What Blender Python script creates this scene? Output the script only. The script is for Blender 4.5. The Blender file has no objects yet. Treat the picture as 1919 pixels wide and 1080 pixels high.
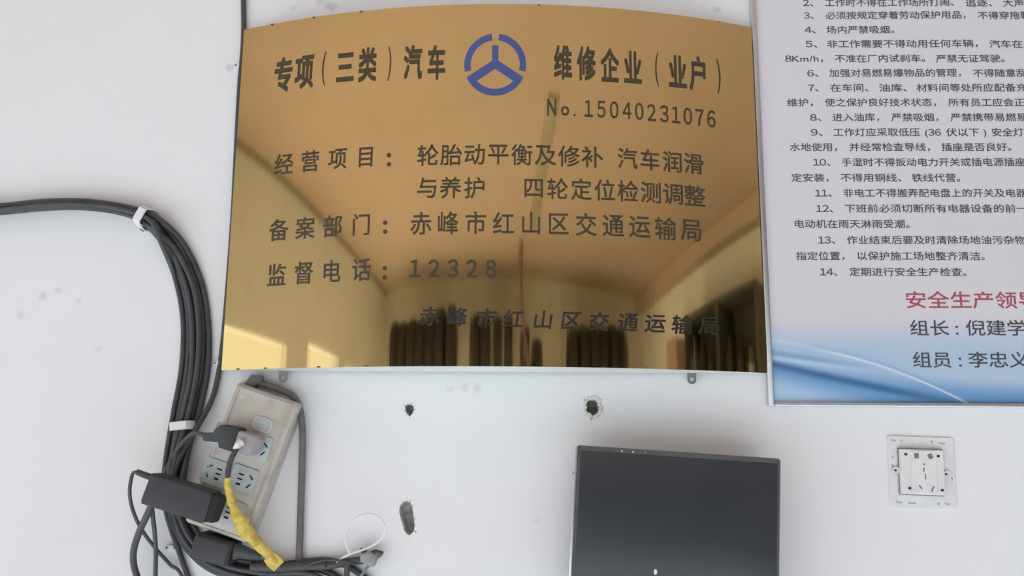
import bpy, bmesh, math, random
from mathutils import Vector, Matrix, noise
random.seed(4)
C = bpy.context.scene.collection
S = bpy.context.scene

# ------------------------------------------------------------------ camera
Z0 = 1.60                                    # height of the plaque's lower edge above the floor
CAM = Vector((0.0476, -0.98901, Z0 - 0.09173))
YAW, PITCH, ROLL, FPX = 0.0265705, 0.1851992, 0.0074356, 1688.07
fw = Vector((-math.sin(YAW)*math.cos(PITCH), math.cos(YAW)*math.cos(PITCH), math.sin(PITCH)))
r0 = Vector((math.cos(YAW), math.sin(YAW), 0)); u0 = r0.cross(fw)
rt = r0*math.cos(ROLL) + u0*math.sin(ROLL); up = -r0*math.sin(ROLL) + u0*math.cos(ROLL)
cd = bpy.data.cameras.new('camera'); cam = bpy.data.objects.new('camera', cd); C.objects.link(cam)
m = Matrix((rt, up, -fw)).transposed().to_4x4(); m.translation = CAM; cam.matrix_world = m
cd.sensor_fit = 'HORIZONTAL'; cd.sensor_width = 36; cd.lens = 36*FPX/1919; cd.clip_start = 0.02
S.camera = cam

# ------------------------------------------------------------------ light and exposure
w = bpy.data.worlds.new('sky'); S.world = w; w.use_nodes = True
bg = w.node_tree.nodes['Background']; bg.inputs[0].default_value = (0.97, 1.0, 0.98, 1); bg.inputs[1].default_value = 2.9
sd = bpy.data.lights.new('sun', 'SUN'); sd.energy = 80; sd.angle = math.radians(0.6); sd.color = (0.84, 0.94, 1.06)
so = bpy.data.objects.new('sun', sd); C.objects.link(so); so.location = (-9, -5, 6)
so.rotation_euler = Vector((0.93, 0.10, -0.285)).to_track_quat('-Z', 'Y').to_euler()
for (ya, yb, zt) in ((-3.25, -1.2, 2.18), (-5.05, -3.9, 2.26), (-7.5, -5.35, 2.22)):        # portals: they only tell the renderer where the sky comes in
    pd = bpy.data.lights.new('sky_portal', 'AREA'); pd.shape = 'RECTANGLE'; pd.size = yb-ya; pd.size_y = zt; pd.cycles.is_portal = True
    po = bpy.data.objects.new('sky_portal', pd); C.objects.link(po); po.location = (-3.86, (ya+yb)/2, zt/2)
    po.rotation_euler = (math.radians(90), 0, math.radians(-90))
S.view_settings.view_transform = 'Standard'; S.view_settings.look = 'None'
S.view_settings.gamma = 1; S.view_settings.use_curve_mapping = False; S.view_settings.exposure = -1.04
try:
    S.cycles.max_bounces = 10; S.cycles.diffuse_bounces = 6; S.cycles.sample_clamp_indirect = 6; S.cycles.use_denoising = True
except Exception: pass

# ------------------------------------------------------------------ helpers
def srgb(r, g, b):
    f = lambda c: (c/255/12.92) if c/255 <= 0.04045 else ((c/255+0.055)/1.055)**2.4
    return (f(r), f(g), f(b), 1)
def mat(name, col, rough=0.5, metal=0.0, spec=0.5, var=0.0, scale=30, bump=0.0, bscale=200, col2=None, coat=0):
    """Procedural material: base colour with noise variation, optional second colour for dirt, optional fine bump."""
    m = bpy.data.materials.new(name); m.use_nodes = True; nt = m.node_tree; b = nt.nodes['Principled BSDF']
    b.inputs['Roughness'].default_value = rough; b.inputs['Metallic'].default_value = metal
    b.inputs['Specular IOR Level'].default_value = spec; b.inputs['Coat Weight'].default_value = coat
    c = col if len(col) == 4 else (*col, 1)
    tc = nt.nodes.new('ShaderNodeTexCoord')
    nz = nt.nodes.new('ShaderNodeTexNoise'); nz.inputs['Scale'].default_value = scale; nz.inputs['Detail'].default_value = 5
    nt.links.new(tc.outputs['Object'], nz.inputs['Vector'])
    mx = nt.nodes.new('ShaderNodeMix'); mx.data_type = 'RGBA'
    c2 = col2 if col2 else tuple(x*(1-var) for x in c[:3])+(1,)
    mx.inputs[6].default_value = c; mx.inputs[7].default_value = c2 if len(c2) == 4 else (*c2, 1)
    rp = nt.nodes.new('ShaderNodeMapRange'); rp.inputs[1].default_value = 0.45; rp.inputs[2].default_value = 0.72
    nt.links.new(nz.outputs['Fac'], rp.inputs[0]); nt.links.new(rp.outputs[0], mx.inputs[0]); nt.links.new(mx.outputs[2], b.inputs['Base Color'])
    if bump:
        n2 = nt.nodes.new('ShaderNodeTexNoise'); n2.inputs['Scale'].default_value = bscale; n2.inputs['Detail'].default_value = 3
        nt.links.new(tc.outputs['Object'], n2.inputs['Vector'])
        bp = nt.nodes.new('ShaderNodeBump'); bp.inputs['Strength'].default_value = bump; bp.inputs['Distance'].default_value = 0.001
        nt.links.new(n2.outputs['Fac'], bp.inputs['Height']); nt.links.new(bp.outputs['Normal'], b.inputs['Normal'])
    return m
def at(px, py, d=0.0):
    """World point seen at photo pixel (px, py) on the vertical plane d metres in front of the plaque's edge plane."""
    v = fw + rt*((px-959.5)/FPX) - up*((py-540)/FPX)
    return CAM + v*((-d-CAM.y)/v.y)
MPP = lambda d=0.0: (-d-CAM.y)/FPX*1.02      # metres per photo pixel at depth d
def obj(name, me, material, parent=None, smooth=True):
    if isinstance(me, bmesh.types.BMesh):
        b = me; me = bpy.data.meshes.new(name); b.to_mesh(me); b.free()
    me.name = name
    if smooth:
        try: me.set_sharp_from_angle(angle=math.radians(35))
        except Exception: pass
        me.polygons.foreach_set('use_smooth', [True]*len(me.polygons))
    else: me.polygons.foreach_set('use_smooth', [False]*len(me.polygons))
    o = bpy.data.objects.new(name, me); C.objects.link(o)
    for mm in (material if isinstance(material, (list, tuple)) else [material]): me.materials.append(mm)
    if parent: o.parent = parent
    return o
def thing(name, label, cat, M=None, group=None):
    o = bpy.data.objects.new(name, None); C.objects.link(o); o.empty_display_size = 0.02
    if M is not None: o.matrix_world = M
    o['label'] = label; o['category'] = cat
    if group: o['group'] = group
    return o
def tag(o, label, cat, group=None):
    o['label'] = label; o['category'] = cat
    if group: o['group'] = group
    return o
def struct(o): o['kind'] = 'structure'; return o
def recentre(o):
    """Move a top-level mesh object's origin to the middle of its mesh."""
    me = o.data; c = sum((v.co for v in me.vertices), Vector())/len(me.vertices)
    me.transform(Matrix.Translation(-c)); o.location = o.location + c; return o
def add_box(bm, a, b):
    x0, y0, z0 = a; x1, y1, z1 = b
    v = [bm.verts.new(p) for p in ((x0,y0,z0),(x1,y0,z0),(x1,y1,z0),(x0,y1,z0),(x0,y0,z1),(x1,y0,z1),(x1,y1,z1),(x0,y1,z1))]
    for f in ((3,2,1,0),(4,5,6,7),(0,1,5,4),(1,2,6,5),(2,3,7,6),(3,0,4,7)): bm.faces.new([v[i] for i in f])
def box(a, b, bev=0, seg=2):
    bm = bmesh.new(); add_box(bm, a, b)
    bmesh.ops.recalc_face_normals(bm, faces=bm.faces)
    if bev: bmesh.ops.bevel(bm, geom=bm.edges[:], offset=bev, segments=seg, affect='EDGES', profile=0.5)
    return bm
def spline(pts, sub=8):
    pts = [Vector(p) for p in pts]; P = [2*pts[0]-pts[1]]+pts+[2*pts[-1]-pts[-2]]; out = []
    for i in range(1, len(P)-2):
        a, b, c, d = P[i-1:i+3]
        for k in range(sub):
            t = k/sub
            out.append(0.5*((2*b)+(c-a)*t+(2*a-5*b+4*c-d)*t*t+(3*b-a-3*c+d)*t**3))
    return out+[pts[-1]]
def add_tube(bm, pts, r, n=12, sub=8, rough=0.0, freq=90):
    path = spline(pts, sub) if sub else [Vector(p) for p in pts]
    L = len(path)
    if isinstance(r, (list, tuple)):
        k = (len(r)-1)/(L-1)
        rs = [r[min(int(i*k), len(r)-2)]*(1-(i*k-min(int(i*k), len(r)-2)))+r[min(int(i*k), len(r)-2)+1]*(i*k-min(int(i*k), len(r)-2)) for i in range(L)]
    else: rs = [r]*L
    t = (path[1]-path[0]).normalized(); nrm = t.orthogonal().normalized(); rings = []
    for i, p in enumerate(path):
        t2 = (path[min(i+1, L-1)]-path[max(i-1, 0)]).normalized()
        nrm = (nrm-t2*nrm.dot(t2)).normalized(); bi = t2.cross(nrm)
        ring = []
        for k in range(n):
            a = 2*math.pi*k/n; q = nrm*math.cos(a)+bi*math.sin(a); rr = rs[i]
            if rough: rr *= 1+rough*noise.noise((p+q*rr)*freq)
            ring.append(bm.verts.new(p+q*rr))
        rings.append(ring)
    for a, b in zip(rings, rings[1:]):
        for k in range(n): bm.faces.new((a[k], a[(k+1) % n], b[(k+1) % n], b[k]))
    bm.faces.new(rings[0][::-1]); bm.faces.new(rings[-1])
def tube(pts, r, **k): bm = bmesh.new(); add_tube(bm, pts, r, **k); return bm
def rrect(w, h, r, n=4):
    out = []
    for cx, cy, a0 in ((w/2-r, h/2-r, 0), (-w/2+r, h/2-r, 90), (-w/2+r, -h/2+r, 180), (w/2-r, -h/2+r, 270)):
        for k in range(n+1):
            a = math.radians(a0+90*k/n); out.append((cx+r*math.cos(a), cy+r*math.sin(a)))
    return out
def loft(rings):
    bm = bmesh.new(); R = [[bm.verts.new(p) for p in ring] for ring in rings]; n = len(R[0])
    for a, b in zip(R, R[1:]):
        for k in range(n): bm.faces.new((a[k], a[(k+1) % n], b[(k+1) % n], b[k]))
    bm.faces.new(R[0][::-1]); bm.faces.new(R[-1]); bmesh.ops.recalc_face_normals(bm, faces=bm.faces); return bm
OUT = Vector((0, -1, 0))
def loft_px(secs, rf=0.3):
    """Solid lofted through sections (px, py, depth of its middle, width in photo pixels, thickness in metres)."""
    P = [at(a, b, d) for a, b, d, _, _ in secs]; rings = []
    for i, (a, b, d, wp, th) in enumerate(secs):
        t = (P[min(i+1, len(P)-1)]-P[max(i-1, 0)]); t.y = 0; t.normalize(); v = t.cross(OUT)
        ww = wp*MPP(d); rings.append([P[i]+v*x+OUT*y for x, y in rrect(ww, th, min(ww, th)*rf)])
    return loft(rings)
def lathe(prof, n=24):
    """Surface of revolution about local Z; prof = [(radius, z)]."""
    bm = bmesh.new(); R = []
    for r, z in prof: R.append([bm.verts.new((r*math.cos(2*math.pi*k/n), r*math.sin(2*math.pi*k/n), z)) for k in range(n)])
    for a, b in zip(R, R[1:]):
        for k in range(n): bm.faces.new((a[k], a[(k+1) % n], b[(k+1) % n], b[k]))
    if prof[0][0] > 0: bm.faces.new(R[0][::-1])
    if prof[-1][0] > 0: bm.faces.new(R[-1])
    bmesh.ops.remove_doubles(bm, verts=bm.verts, dist=1e-6); bmesh.ops.recalc_face_normals(bm, faces=bm.faces); return bm
def curve_mesh(cu):
    o = bpy.data.objects.new('tmp', cu); C.objects.link(o)
    dg = bpy.context.evaluated_depsgraph_get(); me = bpy.data.meshes.new_from_object(o.evaluated_get(dg))
    bpy.data.objects.remove(o); bpy.data.curves.remove(cu); return me
def plate2d(outlines, th, bev=0.0):
    """Flat plate in local XY with holes (even-odd filled outlines), from z=0 to z=th."""
    cu = bpy.data.curves.new('tmp', 'CURVE'); cu.dimensions = '2D'; cu.fill_mode = 'BOTH'
    for o in outlines:
        s = cu.splines.new('POLY'); s.points.add(len(o)-1); s.use_cyclic_u = True
        for p, q in zip(s.points, o): p.co = (q[0], q[1], 0, 1)
    cu.extrude = max(th/2-bev, 1e-5); cu.bevel_depth = bev; cu.bevel_resolution = 1 if bev else 0; cu.offset = -bev
    me = curve_mesh(cu); me.transform(Matrix.Translation((0, 0, th/2))); return me
def shift(o, dx, dy, a=0, s=1): return [(dx+s*(x*math.cos(a)-y*math.sin(a)), dy+s*(x*math.sin(a)+y*math.cos(a))) for x, y in o]
def circ(r, n=20, cx=0, cy=0): return [(cx+r*math.cos(2*math.pi*k/n), cy+r*math.sin(2*math.pi*k/n)) for k in range(n)]
def frame(px, py, d, tilt=0.0):
    """Local frame lying on the wall: x right, y up, z out of the wall, turned clockwise by tilt degrees."""
    a = math.radians(tilt); M = Matrix(((math.cos(a), math.sin(a), 0), (0, 0, -1), (-math.sin(a), math.cos(a), 0))).to_4x4()
    M.translation = at(px, py, d); return M
def inv(M, px, py, d): return M.inverted() @ at(px, py, d)
GL = {}
def glyph(ch, res=3):
    if (ch, res) not in GL:
        cu = bpy.data.curves.new('tmp', 'FONT'); cu.body = chr(ord(ch)+0xFEE0) if ch.isdigit() else ch; cu.resolution_u = res; cu.extrude = 0.01
        me = curve_mesh(cu); vs = [v.co.copy() for v in me.vertices]; fs = [list(p.vertices) for p in me.polygons]; bpy.data.meshes.remove(me)
        x0 = min((v.x for v in vs), default=0); x1 = max((v.x for v in vs), default=0.3)
        if ch.isdigit(): sh, adv = -0.22, 0.56
        elif ord(ch) > 0x2fff: sh, adv = 0, 1.0
        elif ch == ' ': sh, adv = 0, 0.3
        else: sh, adv = 0.04-x0, x1-x0+0.09
        GL[ch, res] = ([v+Vector((sh, 0, 0)) for v in vs], fs, adv)
    return GL[ch, res]
def text_mesh(s, off=0.0, ext=0.01, res=3):
    """Mesh of a run of characters; off thickens the strokes by laying shifted copies of each glyph over one another."""
    V = []; F = []; pen = 0
    sh = [(0, 0)] if not off else [(-off, -off), (off, -off), (-off, off), (off, off)]+([(0, 0)] if off > 0.02 else [])
    for ch in s:
        vs, fs, adv = glyph(ch, res)
        for i, (dx, dy) in enumerate(sh):
            b = len(V); V += [(v.x+pen+dx, v.y+dy, v.z+i*0.0025) for v in vs]; F += [[b+j for j in f] for f in fs]
        pen += adv
    me = bpy.data.meshes.new('tmp'); me.from_pydata(V, [], F); return me
def bbox(me):
    xs = [v.co.x for v in me.vertices]; ys = [v.co.y for v in me.vertices]; return min(xs), max(xs), min(ys), max(ys)
def merge(bm, me, fn):
    """Append me to bm with every vertex moved by fn, and drop me."""
    vs = [bm.verts.new(fn(v.co)) for v in me.vertices]
    for p in me.polygons:
        try: bm.faces.new([vs[i] for i in p.vertices])
        except ValueError: pass
    bpy.data.meshes.remove(me)

# ------------------------------------------------------------------ materials
M_ceil = mat('beige_ceiling', (0.55, 0.42, 0.36), 0.9, var=0.06, scale=2)
M_room = mat('room_plaster', (0.82, 0.81, 0.78), 0.85, var=0.06, scale=2)
M_back = mat('grey_plaster', (0.72, 0.69, 0.60), 0.9, var=0.15, scale=2)
M_floor = mat('concrete', (0.55, 0.54, 0.52), 0.7, var=0.2, scale=3, bump=0.2, bscale=30)
M_hole = mat('hole_mortar', (0.62, 0.61, 0.59), 0.95, var=0.5, scale=160, bump=0.8, bscale=600)
M_chip = mat('crumbled_plaster', (0.80, 0.80, 0.78), 0.95, var=0.35, scale=300, bump=1, bscale=900)
M_cable = mat('black_cable', (0.068, 0.071, 0.076), 0.42, var=0.3, scale=60, spec=0.45)
M_cable2 = mat('grey_black_cable', (0.075, 0.077, 0.080), 0.5, var=0.2, scale=60)
M_black = mat('black_plastic', (0.045, 0.047, 0.052), 0.55, var=0.2, scale=80, bump=0.15, bscale=1500)
M_white = mat('white_plastic', (0.82, 0.82, 0.83), 0.4, var=0.05, scale=80)
M_cord = mat('grey_cord', (0.16, 0.155, 0.15), 0.6, var=0.2, scale=80)
M_body = mat('grubby_beige_plastic', (0.56, 0.53, 0.48), 0.5, scale=42, col2=(0.42, 0.39, 0.34))
M_module = mat('pale_blue_grey_plastic', (0.50, 0.565, 0.58), 0.45, var=0.14, scale=70)
M_slot = mat('slot_black', (0.02, 0.021, 0.022), 0.8)
M_plugw = mat('grey_lilac_plastic', (0.40, 0.37, 0.38), 0.5, var=0.2, scale=70)
M_yellow = mat('yellow_tape', (0.72, 0.55, 0.11), 0.45, var=0.35, scale=120, bump=0.5, bscale=500)
M_steel = mat('dull_steel', (0.30, 0.30, 0.29), 0.45, metal=0.9, var=0.3, scale=100)
M_alu = mat('aluminium', (0.66, 0.67, 0.69), 0.32, metal=1.0, var=0.08, scale=60)
M_ink = mat('plaque_ink', (0.060, 0.046, 0.024), 0.5, var=0.15, scale=200)
M_blackink = mat('plaque_black_ink', (0.022, 0.020, 0.017), 0.45, var=0.1, scale=200)
M_blue = mat('emblem_blue', (0.062, 0.092, 0.27), 0.45, var=0.12, scale=200)
M_print = mat('poster_black_print', (0.075, 0.075, 0.090), 0.6, var=0.1, scale=200)
M_red = mat('poster_red_print', (0.42, 0.075, 0.115), 0.6, var=0.1, scale=200)
M_flange = mat('pale_steel_back', (0.78, 0.80, 0.74), 0.6, var=0.08, scale=60)
M_rubber = mat('tyre_rubber', (0.035, 0.033, 0.032), 0.8, var=0.3, scale=20)
M_rack = mat('rack_steel', (0.10, 0.10, 0.11), 0.6, metal=0.3, var=0.2, scale=20)
M_card = mat('cardboard', (0.50, 0.33, 0.24), 0.8, var=0.15, scale=20)
M_dark = mat('dark_cabinet_paint', (0.07, 0.065, 0.06), 0.5, var=0.3, scale=8)
M_duct = mat('dull_tray_paint', (0.40, 0.35, 0.29), 0.6, var=0.15, scale=10)

def brass():
    m = mat('polished_brass', (0.66, 0.485, 0.225), 0.045, metal=1.0); nt = m.node_tree; b = nt.nodes['Principled BSDF']
    tc = nt.nodes.new('ShaderNodeTexCoord'); mp = nt.nodes.new('ShaderNodeMapping'); mp.inputs['Scale'].default_value = (260, 260, 6)
    nz = nt.nodes.new('ShaderNodeTexNoise'); nz.inputs['Scale'].default_value = 1; nz.inputs['Detail'].default_value = 2
    bp = nt.nodes.new('ShaderNodeBump'); bp.inputs['Strength'].default_value = 0.015; bp.inputs['Distance'].default_value = 0.001
    nt.links.new(tc.outputs['Object'], mp.inputs[0]); nt.links.new(mp.outputs[0], nz.inputs['Vector'])
    nt.links.new(nz.outputs['Fac'], bp.inputs['Height']); nt.links.new(bp.outputs['Normal'], b.inputs['Normal'])
    return m
M_brass = brass()

class Nodes:
    """Small maths builder for hand-made node materials."""
    def __init__(s, nt): s.nt = nt
    def val(s, sock, v):
        if hasattr(v, 'is_output') or isinstance(v, bpy.types.NodeSocket): s.nt.links.new(v, sock)
        else: sock.default_value = v
    def m(s, op, a, b=0.0, c=None):
        n = s.nt.nodes.new('ShaderNodeMath'); n.operation = op; s.val(n.inputs[0], a); s.val(n.inputs[1], b)
        if c is not None: s.val(n.inputs[2], c)
        return n.outputs[0]
    def ramp(s, v, a, b):
        n = s.nt.nodes.new('ShaderNodeMapRange'); n.interpolation_type = 'SMOOTHSTEP'
        s.val(n.inputs[0], v); n.inputs[1].default_value = a; n.inputs[2].default_value = b; return n.outputs[0]
    def mix(s, f, a, b):
        n = s.nt.nodes.new('ShaderNodeMix'); n.data_type = 'RGBA'; s.val(n.inputs[0], f); s.val(n.inputs[6], a); s.val(n.inputs[7], b); return n.outputs[2]

def wall_material():
    """White painted wall with faint smudges at fixed places, and a soft darker spot above the power strip."""
    m = bpy.data.materials.new('white_wall_paint'); m.use_nodes = True; nt = m.node_tree; N = Nodes(nt); b = nt.nodes['Principled BSDF']
    b.inputs['Roughness'].default_value = 0.6
    tc = nt.nodes.new('ShaderNodeTexCoord'); pos = tc.outputs['Object']
    nz = nt.nodes.new('ShaderNodeTexNoise'); nz.inputs['Scale'].default_value = 3.0; nz.inputs['Detail'].default_value = 6; nt.links.new(pos, nz.inputs['Vector'])
    n2 = nt.nodes.new('ShaderNodeTexNoise'); n2.inputs['Scale'].default_value = 90; n2.inputs['Detail'].default_value = 4; nt.links.new(pos, n2.inputs['Vector'])
    col = N.mix(N.ramp(nz.outputs['Fac'], 0.40, 0.75), (0.83, 0.845, 0.86, 1), (0.79, 0.805, 0.815, 1))
    for px, py, r, k in ((80, 555, 11, .5), (110, 545, 9, .4), (40, 590, 10, .4), (148, 563, 8, .3), (187, 655, 10, .3), (620, 12, 16, .7), (600, 5, 10, .5), (550, 16, 10, .35),
                         (870, 726, 12, .35), (893, 728, 11, .4), (845, 731, 8, .3), (1345, 18, 12, .5), (430, 126, 12, .6), (400, 680, 9, .4), (520, 730, 18, .2), (1005, 978, 9, .3)):
        v = nt.nodes.new('ShaderNodeVectorMath'); v.operation = 'DISTANCE'; nt.links.new(pos, v.inputs[0]); v.inputs[1].default_value = at(px, py, -0.010)
        q = N.m('ADD', v.outputs['Value'], N.m('MULTIPLY', N.m('SUBTRACT', n2.outputs['Fac'], 0.5), r*MPP()*2.2))
        col = N.mix(N.m('MULTIPLY', N.ramp(q, r*MPP()*1.1, 0.0), k), col, (0.52, 0.53, 0.54, 1))
    nt.links.new(col, b.inputs['Base Color'])
    bp = nt.nodes.new('ShaderNodeBump'); bp.inputs['Strength'].default_value = 0.08; bp.inputs['Distance'].default_value = 0.001
    nt.links.new(n2.outputs['Fac'], bp.inputs['Height']); nt.links.new(bp.outputs['Normal'], b.inputs['Normal'])
    return m
M_wall = wall_material()

# ------------------------------------------------------------------ the room
XL, XR, YB, ZC, YW = -3.8, 4.65, -7.7, 3.20, 0.010
def rough_outline(px, py, pts):
    return [at(px+x, py+y, -YW) for x, y in pts]
def blob(rx, ry, n=22, amp=0.12, seed=0, egg=0.0):
    out = []
    for k in range(n):
        a = 2*math.pi*k/n; rr = 1+amp*noise.noise(Vector((math.cos(a)*1.7+seed*9.1, math.sin(a)*1.7, seed)))*2
        out.append((rx*rr*math.cos(a)*(1-egg*max(0, -math.sin(a))*0.0), ry*rr*math.sin(a)))
    return out
hole_shapes = [
    rough_outline(767, 768, [(-8,-7),(-3,-10),(3,-10),(8,-6),(9,0),(6,7),(1,13),(-4,8),(-8,2)]),
    rough_outline(1110, 764, blob(13, 15, 18, 0.14, 3)),
    rough_outline(761, 970, [(-11,-22),(-6,-29),(1,-31),(8,-28),(12,-20),(13,-8),(15,2),(16,14),(15,24),(11,30),(6,34),(0,30),(-4,23),(-6,14),(-9,5),(-12,-6),(-13,-14)]),
]
wall = obj('wall_front', box((XL, YW, 0), (XR, YW+0.16, ZC)), [M_wall, M_hole], smooth=False)
cut = bmesh.new()
for i, sh in enumerate(hole_shapes):
    c = sum(sh, Vector())/len(sh); depth = (0.016, 0.024, 0.020)[i]; sc = (0.75, 0.72, 0.82)[i]
    rings = [[Vector((p.x, YW-0.01, p.z)) for p in sh], [Vector((p.x, YW+0.002, p.z)) for p in sh]]
    rings.append([Vector((c.x+(p.x-c.x)*sc, YW+depth, c.z+(p.z-c.z)*sc)) for p in sh])
    R = [[cut.verts.new(p) for p in r] for r in rings]; n = len(sh)
    for a, b in zip(R, R[1:]):
        for k in range(n): cut.faces.new((a[k], a[(k+1) % n], b[(k+1) % n], b[k]))
    cut.faces.new(R[0]); cut.faces.new(R[-1])
bmesh.ops.recalc_face_normals(cut, faces=cut.faces)
for f in cut.faces: f.material_index = 1
cme = bpy.data.meshes.new('cut'); cut.to_mesh(cme); cut.free(); cme.materials.append(M_wall); cme.materials.append(M_hole)
co = bpy.data.objects.new('cut', cme); C.objects.link(co)
bo = wall.modifiers.new('holes', 'BOOLEAN'); bo.operation = 'DIFFERENCE'; bo.object = co; bo.solver = 'EXACT'
me2 = bpy.data.meshes.new_from_object(wall.evaluated_get(bpy.context.evaluated_depsgraph_get()))
wall.modifiers.clear(); wall.data = me2; bpy.data.objects.remove(co); struct(wall)
def chips(name, shape, grow, cnt, seed, size):
    """Crumbled plaster lumps round the mouth of a drilled hole."""
    rnd = random.Random(seed); bm = bmesh.new(); c = sum(shape, Vector())/len(shape)
    for k in range(cnt):
        p = shape[k*len(shape)//cnt]; q = c+(p-c)*(1.10+grow*rnd.random()); r = size*(0.5+rnd.random())
        res = bmesh.ops.create_icosphere(bm, subdivisions=2, radius=r)
        for v in res['verts']:
            v.co *= 1+0.35*noise.noise(v.co*900+Vector((k, seed, 0))); v.co.y *= 0.45; v.co += Vector((q.x, YW, q.z))
    return struct(obj(name, bm, M_chip, wall))
chips('chipped_plaster', hole_shapes[1], 0.30, 46, 5, 0.0017)
chips('chipped_plaster', hole_shapes[0], 0.2, 9, 2, 0.0010)
chips('chipped_plaster', hole_shapes[2], 0.08, 16, 7, 0.0011)

struct(obj('floor', box((XL-6, YB-0.2, -0.1), (XR+0.2, YW+0.2, 0)), M_floor, smooth=False))
struct(obj('ceiling', box((XL-0.2, YB-0.2, ZC), (XR+0.2, YW+0.2, ZC+0.12)), M_ceil, smooth=False))
struct(obj('wall_back', box((XL-0.2, YB-0.2, 0), (XR+0.2, YB, ZC)), M_back, smooth=False))
struct(obj('wall_right', box((XR, YB, 0), (XR+0.2, YW+0.2, ZC)), mat('brightened_room_plaster', (0.92, 0.91, 0.88), 0.85, var=0.04, scale=2), smooth=False))  # plaster colour raised to stand in for light missing on this wall
bm = bmesh.new()                                              # left wall: two yard openings, plus a rearmost one added to light the back
for a, b in (((YB, 0), (-7.5, ZC)), ((-7.5, 2.22), (-5.35, ZC)), ((-5.35, 0), (-5.05, ZC)), ((-5.05, 2.26), (-3.9, ZC)), ((-3.9, 0), (-3.25, ZC)), ((-3.25, 2.18), (-1.2, ZC)), ((-1.2, 0), (YW+0.2, ZC))):
    add_box(bm, (XL-0.2, a[0], a[1]), (XL, b[0], b[1]))
bmesh.ops.recalc_face_normals(bm, faces=bm.faces)
struct(obj('wall_left', bm, M_room, smooth=False))
struct(obj('trim_2', box((XL, YB, ZC-0.05), (XL+0.05, YW, ZC)), M_duct, smooth=False))
struct(obj('trim_1', box((XR-0.25, YB, ZC-0.16), (XR, YW, ZC)), M_ceil, smooth=False))

# ------------------------------------------------------------------ brass plaque
WP, HP, SAG = 0.60, 0.4055, 0.0593
RC = ((WP/2)**2+SAG**2)/(2*SAG); HALF = math.asin(WP/2/RC); CY = RC-SAG; ARC = HALF*RC
def plq(s, z, h=0.0):
    """Plaque local point: s along the bent sheet from its middle, z up, h off its face."""
    a = s/RC; return Vector(((RC+h)*math.sin(a), -((RC+h)*math.cos(a)-CY), z))
def plq_px(px, py):
    """(s, z) of the photo pixel on the plaque's face."""
    d = (fw + rt*((px-959.5)/FPX) - up*((py-540)/FPX)).normalized(); o = CAM-Vector((0, CY, Z0))
    a = d.x**2+d.y**2; b = 2*(o.x*d.x+o.y*d.y); c = o.x**2+o.y**2-RC*RC
    t = (-b-math.sqrt(b*b-4*a*c))/(2*a); p = o+d*t
    return math.atan2(p.x, -p.y)*RC, p.z
plaque = thing('wall_plaque', 'bowed polished brass plaque with dark lettering and a blue wheel emblem', 'plaque', Matrix.Translation((0, 0, Z0)))
def edgey(n, half, e=0.014, k=7):
    inner = [-half+e+(2*half-2*e)*i/n for i in range(n+1)]
    return [-half+e*i/k for i in range(k)]+inner+[half-e+e*(i+1)/k for i in range(k)]
ss = edgey(72, ARC); zz = [HP/2+z for z in edgey(10, HP/2)]
bm = bmesh.new(); fr = []; bk = []
for s in ss:
    fr.append([]); bk.append([])
    for z in zz:
        e = min(ARC-abs(s), HP/2-abs(z-HP/2)); h = -0.0*max(0, 1-e/0.014)**2
        fr[-1].append(bm.verts.new(plq(s, z, h))); bk[-1].append(bm.verts.new(plq(s, z, h-0.0012)))
for i in range(len(ss)-1):
    for j in range(len(zz)-1):
        bm.faces.new((fr[i][j], fr[i+1][j], fr[i+1][j+1], fr[i][j+1])); bm.faces.new((bk[i][j+1], bk[i+1][j+1], bk[i+1][j], bk[i][j]))
for i in range(len(ss)-1):
    bm.faces.new((bk[i][0], bk[i+1][0], fr[i+1][0], fr[i][0])); bm.faces.new((fr[i][-1], fr[i+1][-1], bk[i+1][-1], bk[i][-1]))
for j in range(len(zz)-1):
    bm.faces.new((fr[0][j], fr[0][j+1], bk[0][j+1], bk[0][j])); bm.faces.new((bk[-1][j], bk[-1][j+1], fr[-1][j+1], fr[-1][j]))
bmesh.ops.recalc_face_normals(bm, faces=bm.faces)
obj('brass_sheet', bm, M_brass, plaque)
def flange(z0, z1):
    bm = bmesh.new(); n = 60; top = []
    for i in range(n+1):
        s = -ARC*0.995+2*ARC*0.995*i/n; p = plq(s, 0, -0.0016); q = Vector((p.x, 0.002, 0))
        top.append([bm.verts.new((a.x, a.y, z)) for a, z in ((p, z0), (q, z0), (q, z1), (p, z1))])
    for a, b in zip(top, top[1:]):
        for k in range(4): bm.faces.new((a[k], a[(k+1) % 4], b[(k+1) % 4], b[k]))
    bm.faces.new(top[0]); bm.faces.new(top[-1]); bmesh.ops.recalc_face_normals(bm, faces=bm.faces); return bm
obj('return_flange', flange(0.0, 0.0012), M_flange, plaque)['label'] = 'pale underside of the plaque'
obj('return_flange', flange(HP-0.0012, HP), M_flange, plaque)
def nick(s, z0, z1):                                           # crimp nicks along the rim
    bm = bmesh.new(); add_box(bm, plq(s-0.0018, z0, -0.001), plq(s+0.0018, z1, 0.0005)); bmesh.ops.recalc_face_normals(bm, faces=bm.faces); obj('rim_nick', bm, M_ink, plaque, smooth=False)
for px, py in ((588,35),(677,20),(510,48),(1010,9),(1345,41)): nick(plq_px(px, py+1)[0], HP-0.0013, HP-0.0001)
for px in (446, 497, 597, 686, 790, 973, 1130, 1210, 1380): nick(plq_px(px, 690)[0], 0.0001, 0.0013)
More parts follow.
